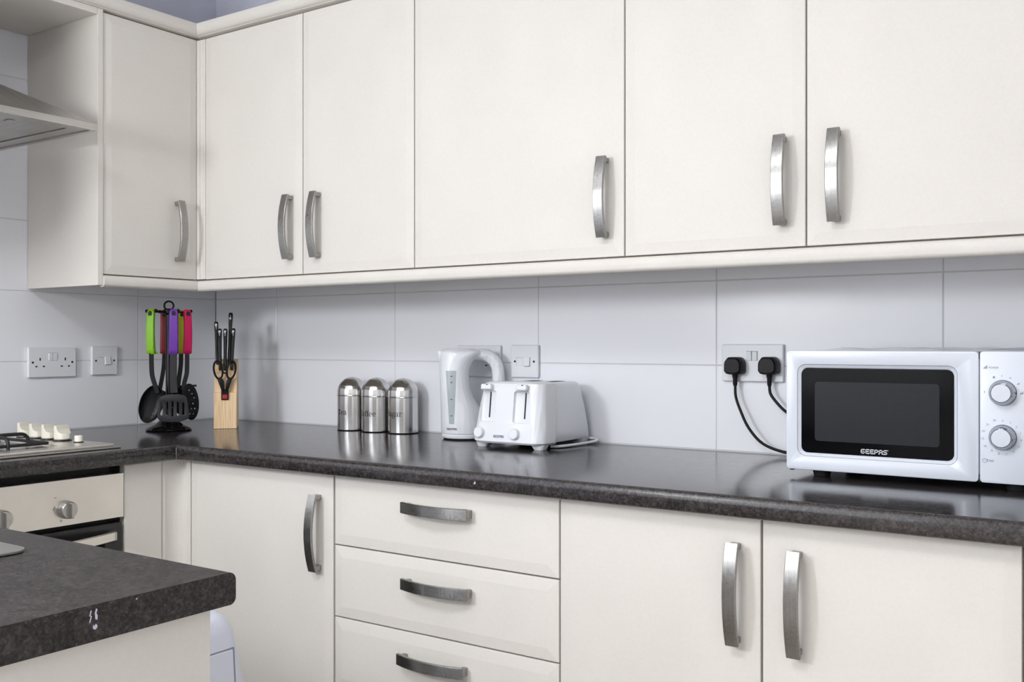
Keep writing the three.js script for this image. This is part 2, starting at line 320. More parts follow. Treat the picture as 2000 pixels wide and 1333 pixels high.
wallUnit('cream wall cabinet above the plugged socket, its handle at the right', 1.732, 2.12, 2.0755);
wallUnit('cream wall cabinet above the microwave, its handle at the left', 2.12, 2.516, 2.1785);
wallUnit('cream wall cabinet at the far right edge, beyond the microwave', 2.516, 3.02, 2.575);
{ // left wall unit, turned to face +x
  const zEnd = 0.6405, u = thing('wall_cabinet', 'cream wall cabinet on the left wall beside the cooker hood', 'cabinet', [0, 0, zEnd], Math.PI / 2, 'wall cabinets');
  const w = zEnd - 0.3378;
  carcass(u, w, WC0, WC1, 0.001, WZ - DT - 0.001);
  addFront(u, 'door', 0.0015, w - 0.0005, WC0 + 0.002, WC1 - 0.002, WZ - DT, DT, [zEnd - 0.4085, 1.4815]);
  part('end_panel', metreUV(rspan(-0.0165, -0.0005, 1.3175, 2.0505, 0.001, WZ + 0.001, 0.001)), M.cream, u);
}
{ // unseen deep cupboard past the hood, placed and sized to shade the hood bay
  const u = thing('unseen_cupboard', 'unseen deep cream cupboard on the left wall, placed to shade the hood bay', 'cabinet', [0, 0, 2.025], Math.PI / 2);
  carcass(u, 0.603, 1.5, WC1 + 0.006, 0.001, 0.49);
  addFront(u, 'door', 0.0015, 0.6015, 1.502, WC1, 0.491, DT, [0.05, 1.63]);
}
{ // filler posts in the inner corner between the wall cabinets
  const u = thing('corner_post', 'slim cream corner post between the two runs of wall cabinets', 'trim', [0, 0, 0]);
  const arc = []; for (let i = 0; i <= 6; i++) { const a = Math.PI / 2 - i / 6 * Math.PI / 2; arc.push([0.3615 + 0.004 * Math.cos(a), 0.3315 + 0.004 * Math.sin(a)]); }
  const pts = [[0.3185, 0.318], [0.3655, 0.318], ...arc.slice().reverse(), [0.356, 0.3338], [0.353, 0.3338], [0.3505, 0.3355], [0.342, 0.3355], [0.339, 0.3345], [0.336, 0.3374], [0.3185, 0.3374]];
  const g = new THREE.ExtrudeGeometry(shapeOf(pts.map(([x, z]) => [x, -z])), { depth: WC1 - WC0 - 0.006, bevelEnabled: false }); g.rotateX(-Math.PI / 2); g.translate(0, WC0 + 0.003, 0);
  part('post', metreUV(smooth(g, 0.5)), M.cream, u);
}
{ // pelmet under and cornice over the wall cabinets, mitred at the inner corner
  const pel = [[WZ - 0.012, 1.3135]]; pel.push([WZ - 0.004, 1.3135]);
  for (let i = 0; i <= 6; i++) { const a = -Math.PI / 2 + i / 6 * Math.PI * 0.5; pel.push([WZ - 0.004 + 0.010 * Math.cos(a), 1.3255 + 0.012 * Math.sin(a)]); }
  pel.push([WZ + 0.006, 1.335], [WZ + 0.003, 1.3415], [WZ - 0.002, 1.3445], [WZ - 0.03, 1.3445], [WZ - 0.03, 1.333], [WZ - 0.012, 1.333]);
  const cor = [[WZ - 0.05, 2.0515], [WZ + 0.004, 2.0515]];
  for (let i = 0; i <= 6; i++) { const a = -Math.PI / 2 + i / 6 * Math.PI * 0.55; cor.push([WZ + 0.004 + 0.018 * Math.cos(a), 2.0735 + 0.022 * Math.sin(a) * 0.95]); }
  cor.push([WZ + 0.0195, 2.0845], [WZ + 0.012, 2.0875], [WZ - 0.05, 2.0875]);
  const p1 = thing('pelmet', 'rounded cream pelmet under the long row of wall cabinets', 'trim'); part('moulding', metreUV(prism(pel, (d) => d + 0.0003, 3.02)), M.cream, p1);
  const p2 = thing('pelmet', 'short rounded cream pelmet under the left wall cabinet', 'trim'); part('moulding', metreUV(prism(pel, (d) => d + 0.0003, 0.6405, true)), M.cream, p2);
  const c1 = thing('cornice', 'rounded cream cornice along the top of the long cabinet row', 'trim'); part('moulding', metreUV(prism(cor, (d) => d + 0.0003, 3.02)), M.cream, c1);
  const c2 = thing('cornice', 'rounded cream cornice on top of the left cabinet and hood panel', 'trim'); part('moulding', metreUV(prism(cor, (d) => d + 0.0003, 1.42, true)), M.cream, c2);
}
{ const u = thing('hood_bridge_panel', 'cream panel bridging the gap above the cooker hood', 'panel', [0, 0, 0]); part('board', metreUV(rspan(0.001, WZ + 0.001, 2.0335, 2.0505, 0.6578, 1.42, 0.001)), M.cream, u); }

const BZ = 0.60, BT = 0.019, B0 = 0.15, B1 = 0.868;
function baseUnit(label, x0, x1, fronts) {
  const u = thing('base_cabinet', label, 'cabinet', [x0, 0, 0], 0, 'base cabinets');
  carcass(u, x1 - x0, B0, 0.8725, 0.02, BZ - BT - 0.001);
  for (const [n, a, b, y0, y1, h] of fronts) addFront(u, n, a - x0, b - x0, y0, y1, BZ - BT, BT, h ? [h[0] - x0, h[1], h[2]] : null);
  return u;
}
baseUnit('cream base cabinet at the inner corner, door handle at its upper right', 0.6435, 1.1425, [['door', 0.645, 1.139, B0, B1, [1.0975, 0.7375]]]);
baseUnit('cream base unit with a stack of drawers and horizontal handles', 1.1425, 1.7345, [['drawer', 1.1445, 1.7325, 0.7155, B1, [1.4445, 0.8195, 1]], ['drawer', 1.1445, 1.7325, 0.5555, 0.7125, [1.4445, 0.6595, 1]], ['drawer', 1.1445, 1.7325, 0.3955, 0.5525, [1.4335, 0.5005, 1]], ['drawer', 1.1445, 1.7325, B0, 0.3925, [1.4445, 0.33, 1]]]);
baseUnit('cream base cabinet right of the drawers, handle at its right edge', 1.7345, 2.1315, [['door', 1.736, 2.1295, B0, B1, [2.0885, 0.7412]]]);
baseUnit('cream base cabinet below the microwave, handle at its left edge', 2.1315, 2.5255, [['door', 2.1335, 2.523, B0, B1, [2.1935, 0.739]]]);
baseUnit('cream base cabinet cut by the right edge of the picture', 2.5255, 3.02, [['door', 2.5275, 3.018, B0, B1, [2.575, 0.74]]]);
{ const p = thing('plinth', 'cream plinth board under the long row of base cabinets', 'trim'); part('board', metreUV(span(0.57, 3.02, 0.0005, 0.1485, 0.53, 0.548)), M.cream, p); }
{ // coved corner post and filler panel of the base units
  const u = thing('corner_post', 'coved cream corner post between the oven side and the base cabinets', 'trim');
  const pts = [[0.585, 0.585], [0.6425, 0.585], [0.6425, 0.5975], [0.640, 0.600], [0.636, 0.600]], c = [0.636, 0.646], r = 0.046 - 0.0;
  for (let i = 0; i <= 10; i++) { const a = -Math.PI / 2 - i / 10 * Math.PI / 2 * 0.86; pts.push([c[0] + 0.030 * Math.cos(a), 0.630 + 0.030 * Math.sin(a)]); }
  pts.push([0.606, 0.640], [0.608, 0.648], [0.6065, 0.6535], [0.603, 0.6555], [0.585, 0.6555]);
  const g = new THREE.ExtrudeGeometry(shapeOf(pts.map(([x, z]) => [x, -z])), { depth: 0.72, bevelEnabled: false }); g.rotateX(-Math.PI / 2); g.translate(0, B0, 0);
  part('post', metreUV(smooth(g, 0.5)), M.cream, u);
  const f = thing('filler_panel', 'cream filler panel between the oven and the corner post', 'panel', [0.59, 0, 0.7625], Math.PI / 2);
  const d = part('panel', frontGeo(0.1055, 0.722, 0.019, 0.003, 0.001), M.cream, f); d.position.set(0, B0, 0);
}
{ // peninsula base
  const u = thing('peninsula_base', 'cream end panel and base of the near peninsula', 'cabinet');
  part('end_panel', metreUV(rspan(1.817, 1.835, 0.0005, 0.8725, 1.4905, 2.07, 0.001)), M.cream, u);
  part('back_panel', metreUV(span(0.64, 1.8165, 0.0005, 0.8725, 1.4925, 1.51)), M.cream, u);
  part('worktop_batten', span(1.78, 1.8165, 0.84, 0.8725, 1.511, 2.05), M.pineDark, u);
}
/* sink drainer on the peninsula */
{
  const s = thing('sink_drainer', 'stainless steel sink drainer let into the near worktop', 'sink', [0, WT, 0]);
  const g = plate(roundRect(1.11, -1.79, 0.46, 0.245, 0.02), 0.0045, [roundRect(0.92, -1.79, 0.2, 0.18, 0.05)], 0.0012); g.rotateX(-Math.PI / 2);
  part('drainer', metreUV(g.translate(0, 0.0004, 0)), M.steel, s);
  for (let i = 0; i < 6; i++) part('ridge', rbox(0.3, 0.003, 0.006, 0.0014, 1.34, 0.0056, 1.65 + i * 0.055, 2), M.steel, s);
}
/* ------------------------------------------------------------------ hood, oven, hob */
{
  const h = thing('cooker_hood', 'stainless steel pyramid cooker hood above the gas hob', 'hood', [0.0012, 0, 0]);
  const x1 = 0.505, z0 = 0.766, z1 = 1.366, yb = 1.6855, yt = 1.702;
  part('rim', metreUV(merge([span(x1 - .012, x1, yb, yt, z0, z1), span(0, x1 - .012, yb, yt, z0, z0 + .012), span(0, x1 - .012, yb, yt, z1 - .012, z1), span(0, .012, yb, yt, z0 + .012, z1 - .012)])), M.steel, h);
  const R = (xa, za, zb, y) => [[0, y, za], [0, y, zb], [xa, y, zb], [xa, y, za]];
  part('canopy', metreUV(rings([R(x1, z0, z1, yt + .0002), R(0.27, 0.931, 1.201, 1.819)])), M.steel, h);
  part('chimney', metreUV(span(0, 0.268, 1.8192, 2.033, 0.933, 1.199)), M.steel, h);
  part('underside', metreUV(merge([span(x1 - .05, x1 - .0122, yb + .003, yb + .006, z0 + .0122, z1 - .0122), span(.0122, x1 - .05, yb + .003, yb + .006, z0 + .0122, z0 + .05), span(.0122, x1 - .05, yb + .003, yb + .006, z1 - .05, z1 - .0122)])), M.steel, h);
  for (let k = 0; k < 2; k++) {
    const a = z0 + .052 + k * .2495, f = part('filter', metreUV(rspan(.014, x1 - .052, yb + .005, yb + .010, a, a + .2465, .002)), M.steel, h, 'brushed grease filter');
    part('filter_catch', rspan(x1 - .1, x1 - .075, yb + .003, yb + .0049, a + .115, a + .13, .0008), M.steel, f);
  }
}
{
  const o = thing('built_in_oven', 'built-in oven with steel control panel and black glass door', 'oven', [0, 0, 0]);
  const z0 = 0.7665, z1 = 1.3665, fx = 0.612;
  part('housing', merge([span(0.06, fx - .03, 0.15, 0.872, z0 + .02, z1 - .02)]), M.blackMatt, o);
  part('control_panel', metreUV(rspan(fx - .028, fx, 0.748, 0.8535, z0, z1, 0.0015)), M.fascia, o, 'smeared stainless control panel');
  const dr = part('door', rspan(fx - .028, fx - .001, 0.2, 0.7365, z0 + .004, z1 - .004, .002), M.frameBlack, o, 'black oven door');
  part('door_glass', span(fx - .0008, fx + .0004, 0.25, 0.69, z0 + .05, z1 - .05), M.glassBlack, dr);
  // bowed flat handle
  const L = 0.27, zc = (z0 + z1) / 2, list = [];
  for (let i = 0; i <= 24; i++) { const s = -L + i / 24 * 2 * L, x = fx + 0.012 + 0.046 * (1 - (s / L) ** 2); list.push([[x, .697, zc + s], [x + .005, .699, zc + s], [x + .005, .7175, zc + s], [x, .7195, zc + s]].reverse()); }
  const hd = part('handle', metreUV(smooth(rings(list), .4)), M.fascia, dr, 'bowed flat steel handle');
  for (const s of [-1, 1]) part('handle_foot', rbox(.02, .02, .012, .002, fx + .0094, .708, zc + s * (L - .006)), M.steel, hd);
  for (const [z, dial] of [[0.9155, 1], [1.066, 1], [1.2165, 1]]) {
    const k = part('control_knob', smooth(move(lathe([[0.0001, 0], [.0205, 0], [.0205, .004], [.0195, .0165], [.018, .0185], [.0001, .0185]], 40).rotateZ(-Math.PI / 2), 0, 0, 0), .5), M.steel, o, 'round steel oven knob');
    k.position.set(fx + .0005, .785, z);
    part('knob_grip', rbox(.013, .035, .007, .002, .024, 0, 0, 2), M.steel, k);
    part('marking', box(.0004, .003, .0012, 0, .009, .0265), M.ink, k); part('marking', box(.0004, .004, .0012, 0, .0045, .029), M.ink, k);
    part('marking', move(new THREE.TorusGeometry(.0022, .0004, 6, 16).rotateY(Math.PI / 2), 0, -.024, .011), M.ink, k);
  }
  for (const z of [.9405, 1.0905]) part('marking', box(.0004, .0016, .0065, fx + .0002, .815, z), M.inkGrey, o);
}
{
  const h = thing('gas_hob', 'stainless steel gas hob with cream knobs and black pan supports', 'hob', [0, WT, 0]);
  const x0 = .085, x1 = .588, z0 = .752, z1 = 1.332, cx = (x0 + x1) / 2, cz = (z0 + z1) / 2;
  const rim = plate(roundRect(cx, -cz, (x1 - x0) / 2, (z1 - z0) / 2, .012), .0045, [], .0015).rotateX(-Math.PI / 2);
  part('rim', metreUV(rim.translate(0, .0004, 0)), M.steel, h);
  const deck = plate(roundRect(cx, -cz, (x1 - x0) / 2 - .012, (z1 - z0) / 2 - .012, .01), .006, [roundRect(.28 + .02, -(cz + .035), .215, .21, .02)], .002).rotateX(-Math.PI / 2);
  part('deck', metreUV(deck.translate(0, .005, 0)), M.fascia, h);
  part('spill_tray', plate(roundRect(.3, -(cz + .035), .2145, .2095, .02), .0015, [], 0).rotateX(-Math.PI / 2).translate(0, .0052, 0), M.steel, h);
  part('tray_edge', plate(roundRect(.3, -(cz + .035), .2149, .2099, .02), .0045, [roundRect(.3, -(cz + .035), .204, .199, .016)]).rotateX(-Math.PI / 2).translate(0, .0068, 0), M.blackGloss, h);
  const knobGeo = (() => {                                              // a round knob with one side scooped away below a standing fin
    const ev = new Evaluator(); ev.useGroups = false; const body = new Brush(lathe([[.0001, .0042], [.0178, .0042], [.0195, .0065], [.0195, .0375], [.0182, .039], [.0001, .039]], 40)); body.updateMatrixWorld();
    const sc = [[.0, .06], [.0015, .036]]; for (let i = 0; i <= 8; i++) { const a = Math.PI + i / 8 * Math.PI / 2; sc.push([.0165 + .0145 * Math.cos(a), .034 + .0145 * Math.sin(a)]); } sc.push([.04, .0195], [.04, .06]);
    const cut = new Brush(new THREE.ExtrudeGeometry(shapeOf(sc), { depth: .08, bevelEnabled: false }).translate(0, 0, -.04)); cut.rotation.y = .19; cut.updateMatrixWorld();
    return smooth(ev.evaluate(body, cut, SUBTRACTION).geometry, .5);
  })();
  for (let i = 0; i < 4; i++) {
    const x = .242 + i * .0555, k = part('control_knob', knobGeo, M.ivory, h, 'cream hob knob with scooped grip');
    k.position.set(x, .0105, .8);
    part('knob_base', cyl(.0215, .0225, .0035, 0, .0022, 0, 32), M.blackGloss, k);
  }
  const ig = part('ignition_button', smooth(lathe([[.0001, 0], [.0095, 0], [.0098, .012], [.0085, .0145], [.0001, .0145]], 28), .5), M.ivory, h, 'small cream ignition button'); ig.position.set(.478, .0135, .8);
  part('button_ring', cyl(.0112, .012, .0025, 0, -.0012, 0, 28), M.blackGloss, ig);
  for (const [bx, bz, r] of [[.41, .985, .032], [.2, .985, .026], [.41, 1.215, .022], [.2, 1.215, .03]]) {
    const b = part('burner', smooth(lathe([[.0001, 0], [r, 0], [r * 1.05, .006], [r * .95, .014], [.0001, .014]], 36), .5), M.steel, h); b.position.set(bx, .0068, bz);
    part('burner_cap', smooth(lathe([[.0001, .0142], [r * .8, .0142], [r * .8, .018], [r * .7, .0205], [.0001, .021]], 36), .5), M.cast, b);
  }
  for (const pz of [.985, 1.215]) {
    const s = part('pan_support', merge([
      tube([[.105, .018, pz - .095], [.3, .018, pz - .095], [.495, .018, pz - .095]], .0038, 20, 8), tube([[.105, .018, pz + .095], [.3, .018, pz + .095], [.495, .018, pz + .095]], .0038, 20, 8),
      tube([[.105, .018, pz - .095], [.105, .018, pz], [.105, .018, pz + .095]], .0038, 12, 8), tube([[.495, .018, pz - .095], [.495, .018, pz], [.495, .018, pz + .095]], .0038, 12, 8),
    ]), M.cast, h, 'black enamelled pan support');
    const prong = (a, b) => part('prong', tube([[a[0], .008, a[1]], [a[0], .024, a[1]], [a[0] * .88 + b[0] * .12, .034, a[1] * .88 + b[1] * .12], [a[0] * .5 + b[0] * .5, .036, a[1] * .5 + b[1] * .5], [b[0], .0355, b[1]]], .0042, 22, 8), M.cast, s);
    for (const bx of [.2, .41]) { prong([bx, pz - .095], [bx, pz - .022]); prong([bx, pz + .095], [bx, pz + .022]); prong([bx - (bx < .3 ? .095 : .1), pz], [bx - .022, pz]); prong([bx + (bx < .3 ? .1 : .085), pz], [bx + .022, pz]); }
  }
}
/* ------------------------------------------------------------------ lettering */
const fonts = new FontLoader();
const sansFont = await fonts.loadAsync('fonts/droid/droid_sans_regular.typeface.json');
const serifFont = await fonts.loadAsync('fonts/droid/droid_serif_regular.typeface.json');
function textGeo(str, size, font = sansFont) {
  const g = new THREE.ShapeGeometry(font.generateShapes(str, size), 4); g.computeBoundingBox(); const b = g.boundingBox;
  return g.translate(-(b.min.x + b.max.x) / 2, -(b.min.y + b.max.y) / 2, 0);
}
function blockWord(width, height, depth = 0.0004) {                     // the six square block letters of the maker's word mark
  const strokes = {
    G: [[1, 1, 0, 1], [0, 1, 0, 0], [0, 0, 1, 0], [1, 0, 1, .5], [1, .5, .55, .5]], E: [[1, 1, 0, 1], [0, 1, 0, 0], [0, 0, 1, 0], [0, .5, .85, .5]],
    P: [[0, 0, 0, 1], [0, 1, 1, 1], [1, 1, 1, .42], [1, .42, 0, .42]], A: [[0, 0, 0, 1], [0, 1, 1, 1], [1, 1, 1, 0], [0, .42, 1, .42]], S: [[1, 1, 0, 1], [0, 1, 0, .5], [0, .5, 1, .5], [1, .5, 1, 0], [1, 0, 0, 0]],
  };
  const word = 'GEEPAS', cell = width / 6, lw = cell * .70, s = height * .2, out = [];
  [...word].forEach((c, i) => {
    const ox = -width / 2 + i * cell + s * .6, oy = -height / 2 + s / 2, W = lw, H = height - s;
    for (const [a, b, p, q] of strokes[c]) out.push(box(Math.abs(p - a) * W + s, Math.abs(q - b) * H + s * .92, depth, ox + (a + p) / 2 * W, oy + (b + q) / 2 * H, depth / 2));
  });
  out.push(box(s * .8, s * .45, depth, width / 2 + s * .5, height / 2 - s * .4, depth / 2));
  return merge(out);
}

/* ------------------------------------------------------------------ sockets, switches, plugs */
function socketDouble(label, pos, turn) {
  const o = thing('double_socket', label, 'socket', pos, turn);
  part('plate', rbox(.1465, .086, .0095, .003, 0, 0, .00485), M.socket, o);
  for (const s of [-1, 1]) {
    const sw = part('rocker_switch', rbox(.0115, .0215, .004, .001, 0, 0, 0, 2), M.socket, o); sw.position.set(s * .0068, .016, .0102); sw.rotation.x = .09;
    part('switch_gap', merge([box(.0135, .0008, .0003, 0, .0112, 0), box(.0008, .0225, .0003, .0064, 0, 0)]).translate(s * .0068, .016, .00975), M.inkGrey, o);
    part('earth_slot', box(.0036, .008, .0006, s * .0385, .0092, .0098), M.slot, o);
    for (const q of [-1, 1]) part('pin_slot', box(.0062, .0038, .0006, s * .0385 + q * .0112, -.0115, .0098), M.slot, o);
    part('screw', cyl(.0032, .0032, .0006, 0, 0, 0, 16).rotateX(Math.PI / 2).translate(s * .0602, 0, .0098), M.slot, o);
  }
  return o;
}
function spur(label, pos, turn) {
  const o = thing('fused_switch', label, 'switch', pos, turn);
  part('plate', rbox(.0865, .0865, .0095, .003, 0, 0, .00485), M.socket, o);
  const sw = part('rocker_switch', rbox(.018, .0235, .005, .001, 0, 0, 0, 2), M.socket, o); sw.position.set(.0085, -.001, .0105); sw.rotation.x = -.1;
  part('switch_gap', merge([box(.02, .0009, .0003, 0, -.0128, 0), box(.0009, .0255, .0003, .0098, 0, 0)]).translate(.0085, -.001, .00975), M.inkGrey, o);
  part('fuse_holder', rbox(.02, .02, .0015, .0006, -.0145, -.001, .0099, 2), M.socket, o);
  part('fuse_gap', merge([box(.0007, .021, .0003, -.0105, 0, 0), box(.021, .0006, .0003, 0, .0106, 0)]).translate(-.0145, -.001, .00975), M.inkGrey, o);
  for (const s of [-1, 1]) part('screw', cyl(.003, .003, .0006, 0, 0, 0, 16).rotateX(Math.PI / 2).translate(s * .0302, -.0005, .0098), M.slot, o);
  return o;
}
socketDouble('white double socket above the gas hob knobs, nothing plugged in', [0.0004, 1.1085, 0.5875], Math.PI / 2);
spur('white fused switch on the left wall between double socket and utensil stand', [0.0004, 1.1115, 0.4205], Math.PI / 2);
socketDouble('white double socket mostly hidden behind the white kettle', [1.1075, 1.1145, 0.0004], 0);
spur('white fused switch on the tiles above the toaster', [1.2595, 1.1155, 0.0004], 0);
socketDouble('white double socket with two black plugs beside the microwave', [1.8882, 1.118, 0.0004], 0);
function plug(label, x, y, cable) {
  const o = thing('plug', label, 'plug', [x, y, 0.0102], 0, 'black plugs');
  const out = [[-.0185, -.0185], [-.0105, -.0205], [.0105, -.0205], [.0185, -.0185], [.0225, -.0135], [.0225, .004], [.0205, .0105], [.015, .0175], [.0105, .0195], [-.0105, .0195], [-.015, .0175], [-.0205, .0105], [-.0225, .004], [-.0225, -.0135]];
  part('body', smooth(plate(out, .022, [], .0012), .45), M.black, o);
  const sc = (k, z) => out.map(([a, b]) => [a * k, b * k, z]);
  part('front_cap', smooth(rings([sc(.95, .0221), sc(.92, .027), sc(.76, .0312)]), .5), M.black, o);
  part('strain_relief', smooth(merge([cyl(.0072, .0062, .008, 0, -.0246, .0105, 20), cyl(.0052, .0046, .018, 0, -.0375, .0105, 20), ...[0, 1, 2].map((k) => cyl(.0055, .0055, .0024, 0, -.032 - k * .0045, .0105, 20))]), .5), M.black, o);
  part('cable', tube(cable.map(([a, b, c]) => [a - x, b - y, c - .0102]), .0033, 60, 10), M.black, o);
}
plug('black plug in the left half of the socket, cable looping down to the worktop', 1.852, 1.112, [[1.852, 1.067, .0207], [1.855, 1.04, .024], [1.870, 1.005, .029], [1.888, .972, .032], [1.918, .94, .033], [1.952, .925, .033], [2.0, .9175, .033], [2.08, .9145, .032], [2.16, .9145, .03]]);
plug('black plug in the right half of the socket, next to the microwave', 1.9335, 1.113, [[1.9335, 1.068, .0207], [1.937, 1.05, .024], [1.953, 1.03, .027], [1.974, 1.011, .029], [2.01, .99, .03], [2.08, .972, .03], [2.15, .965, .03]]);

/* ------------------------------------------------------------------ utensil stand and its hanging utensils */
const UT = [0.268, WT, 0.3846], UR = 0.934;
{
  const s = thing('utensil_stand', 'black carousel utensil stand in the left corner of the worktop', 'stand', UT, UR);
  part('base', smooth(lathe([[.0001, .0006], [.062, .0006], [.0655, .004], [.062, .009], [.045, .0165], [.03, .026], [.022, .036], [.0175, .05], [.016, .064], [.0001, .064]], 56), .6), M.blackGloss, s);
  part('stem', cyl(.0088, .0095, .272, 0, .2, 0, 24), M.blackGloss, s);
  part('hub', smooth(lathe([[.0001, .336], [.012, .336], [.0165, .341], [.0165, .35], [.01, .354], [.0001, .354]], 32), .5), M.black, s);
  part('carry_ring', move(new THREE.TorusGeometry(.0128, .0027, 10, 32), 0, .3625, 0), M.black, s);
  for (let k = 0; k < 6; k++) {
    const a = k / 6 * Math.PI * 2 + .1, c = Math.cos(a), n = Math.sin(a);
    part('hook', merge([tube([[c * .012, .3445, n * .012], [c * .035, .3445, n * .035], [c * .0595, .345, n * .0595]], .0026, 8, 8), move(new THREE.SphereGeometry(.0052, 14, 10), c * .0605, .3465, n * .0605)]), M.black, s);
  }
}
const gripBow = (t) => Math.sin(Math.min(1, t) * Math.PI) * 0.006;
function gripGeo(w, len) {                                               // soft handle, top at y = 0, hanging down
  const secs = [];
  for (const [y, k, hz] of [[0, .45, .003], [-.0022, .68, .0048], [-.006, .84, .006], [-.012, .9, .0066]]) secs.push([y, k, hz]);
  for (let i = 1; i <= 14; i++) { const t = i / 14; secs.push([-.012 - t * (len - .016), .9 + .1 * t, .0066 + .0008 * t]); }
  secs.push([-len + .0015, .97, .0068], [-len, .9, .0058]);
  return loft(secs.reverse().map(([y, k, hz]) => ({ y, x: 0, z: gripBow(-y / len), hx: w / 2 * k, hz, r: hz * .85 })), 5, .8);
}
const bowlGeo = (rx, ry, depth) => {                                     // open bowl facing +z
  const pr = []; for (let i = 0; i <= 10; i++) { const a = i / 10 * Math.PI / 2; pr.push([Math.sin(a), -Math.cos(a)]); }
  for (let i = 10; i >= 0; i--) { const a = i / 10 * Math.PI / 2; pr.push([Math.max(.0001, Math.sin(a) * .94), -Math.cos(a) * .84 + .001]); } pr[0][0] = .0001;
  return smooth(lathe(pr, 40).rotateX(Math.PI / 2).scale(rx, ry, depth), .7);
};
function utensil(name, label, colour, hook, yaw, build, w = .0255, len = .129) {
  const u = thing(name, label, 'utensil', UT, UR, 'utensils hanging on the stand');
    const h = part('grip', gripGeo(w, len), colour, u, 'coloured soft grip'); h.position.set(hook[0], .3515, hook[1]); h.rotation.y = yaw;
  part('eye', plate(oval(0, -.0142, .0058, .0088, 20), .0146).translate(0, 0, -.0073 + gripBow(.11)), M.blackMatt, h, 'dark hanging eye');
  build(u, hook); return u;
}
const flatShaft = (pts, w = .0085, t = .0042) => {                       // flat bar following points
  const c = new THREE.CatmullRomCurve3(pts.map((p) => V(...p))), list = [], N = 24;
  for (let i = 0; i <= N; i++) { const p = c.getPoint(i / N), d = c.getTangent(i / N), n = V(1, 0, 0).cross(d).normalize(), s = d.clone().cross(n).normalize(); list.push([[-w, -t + .001], [-w + .001, -t], [w - .001, -t], [w, -t + .001], [w, t - .001], [w - .001, t], [-w + .001, t], [-w, t - .001]].map(([a, b]) => p.clone().addScaledVector(s, a * -1).addScaledVector(n, b).toArray())); }
  return smooth(rings(list), .6);
};
utensil('serving_spoon', 'large black spoon with lime green grip, leftmost on the stand', grip(122, 180, 16), [-.0475, .022], -.45, (u) => {
  part('shaft', flatShaft([[-.0475, .225, .024], [-.047, .19, .026], [-.045, .16, .028], [-.036, .128, .03], [-.031, .11, .031]], .0065), M.nylon, u);
  const b = part('spoon_bowl', bowlGeo(.0325, .056, .016), M.nylon, u); b.position.set(-.0475, .0795, .034); b.rotation.z = -.28;
  const k = part('grip_lip', rbox(.012, .006, .010, .002, -.036, .2255, .02), grip(122, 180, 16), u); k.rotation.z = 0;
});
utensil('soup_ladle', 'black ladle with dark red grip, hidden behind the stand', grip(128, 40, 52), [-.0125, -.054], .1, (u) => {
  part('shaft', flatShaft([[-.0125, .225, -.054], [-.015, .18, -.055], [-.026, .112, -.058]], .006), M.nylon, u);
  const b = part('ladle_bowl', bowlGeo(.032, .032, .026), M.nylon, u); b.position.set(-.03, .088, -.06); b.rotation.x = -.5;
});
utensil('slotted_turner', 'black slotted turner with purple grip at the front of the stand', grip(106, 50, 160), [.0125, .0555], .06, (u) => {
  part('shaft', flatShaft([[.0125, .226, .057], [.012, .19, .058], [.012, .15, .06], [.0145, .112, .063]], .0098), M.nylonGrey, u);
  const o = [[-.026, .096], [-.0195, .1035], [.002, .108], [.026, .108], [.0435, .1035], [.0478, .098], [.0555, .055], [.0555, .043], [.049, .035], [.03, .0295], [-.002, .0285], [-.022, .032], [-.03, .039], [-.0315, .048]].reverse();
  const slots = [-.0185, -.0045, .0095, .0235, .0375].map((x, i) => roundRect(x + (i - 2) * .0008, .0665, .003, .022 - Math.abs(i - 2) * .002, .0029, 4).reverse());
  const b = part('blade', smooth(plate(o, .0034, slots, .0008), .5), M.nylonGrey, u, 'slotted charcoal blade'); b.position.z = .062; b.rotation.x = -.03;
}, .027);
utensil('pasta_server', 'black pasta server with yellow green grip, behind the pink one', grip(186, 196, 24), [.034, -.046], .35, (u) => {
  part('shaft', flatShaft([[.034, .225, -.046], [.033, .19, -.046], [.029, .155, -.045], [.024, .12, -.044]], .0065), M.nylon, u);
  const b = part('server_bowl', bowlGeo(.03, .046, .02), M.nylon, u); b.position.set(.034, .085, -.044); b.rotation.z = .25;
  for (let i = 0; i < 5; i++) part('tooth', cyl(.002, .0032, .026, 0, 0, 0, 8).rotateZ(Math.PI / 2).translate(.0645, .128 - i * .02, -.034), M.nylon, u);
});
utensil('skimmer', 'black perforated skimmer with pink grip, rightmost on the stand', grip(200, 16, 86), [.0498, .022], .4, (u) => {
  part('shaft', flatShaft([[.0498, .225, .024], [.0498, .19, .025], [.0485, .165, .026], [.042, .138, .028], [.039, .118, .03]], .0062), M.nylon, u);
  const holes = []; for (const [hx, hy, r] of [[0, .034, .002], [-.009, .022, .0021], [.008, .024, .0023], [-.014, .008, .0021], [0, .012, .0022], [.013, .01, .0022], [-.015, -.008, .0021], [-.004, -.004, .0022], [.008, -.006, .0022], [-.011, -.022, .0021], [.001, -.02, .0023], [.012, -.021, .0021], [-.004, -.034, .002], [.006, -.035, .002]]) holes.push(oval(hx, hy, r, r, 10).reverse());
  const b = part('perforated_disc', smooth(plate(oval(0, 0, .0265, .0535, 36), .0034, holes, .0008), .5), M.nylon, u, 'black disc full of round holes'); b.position.set(.0575, .0835, .024); b.rotation.set(0, .42, .1);
});

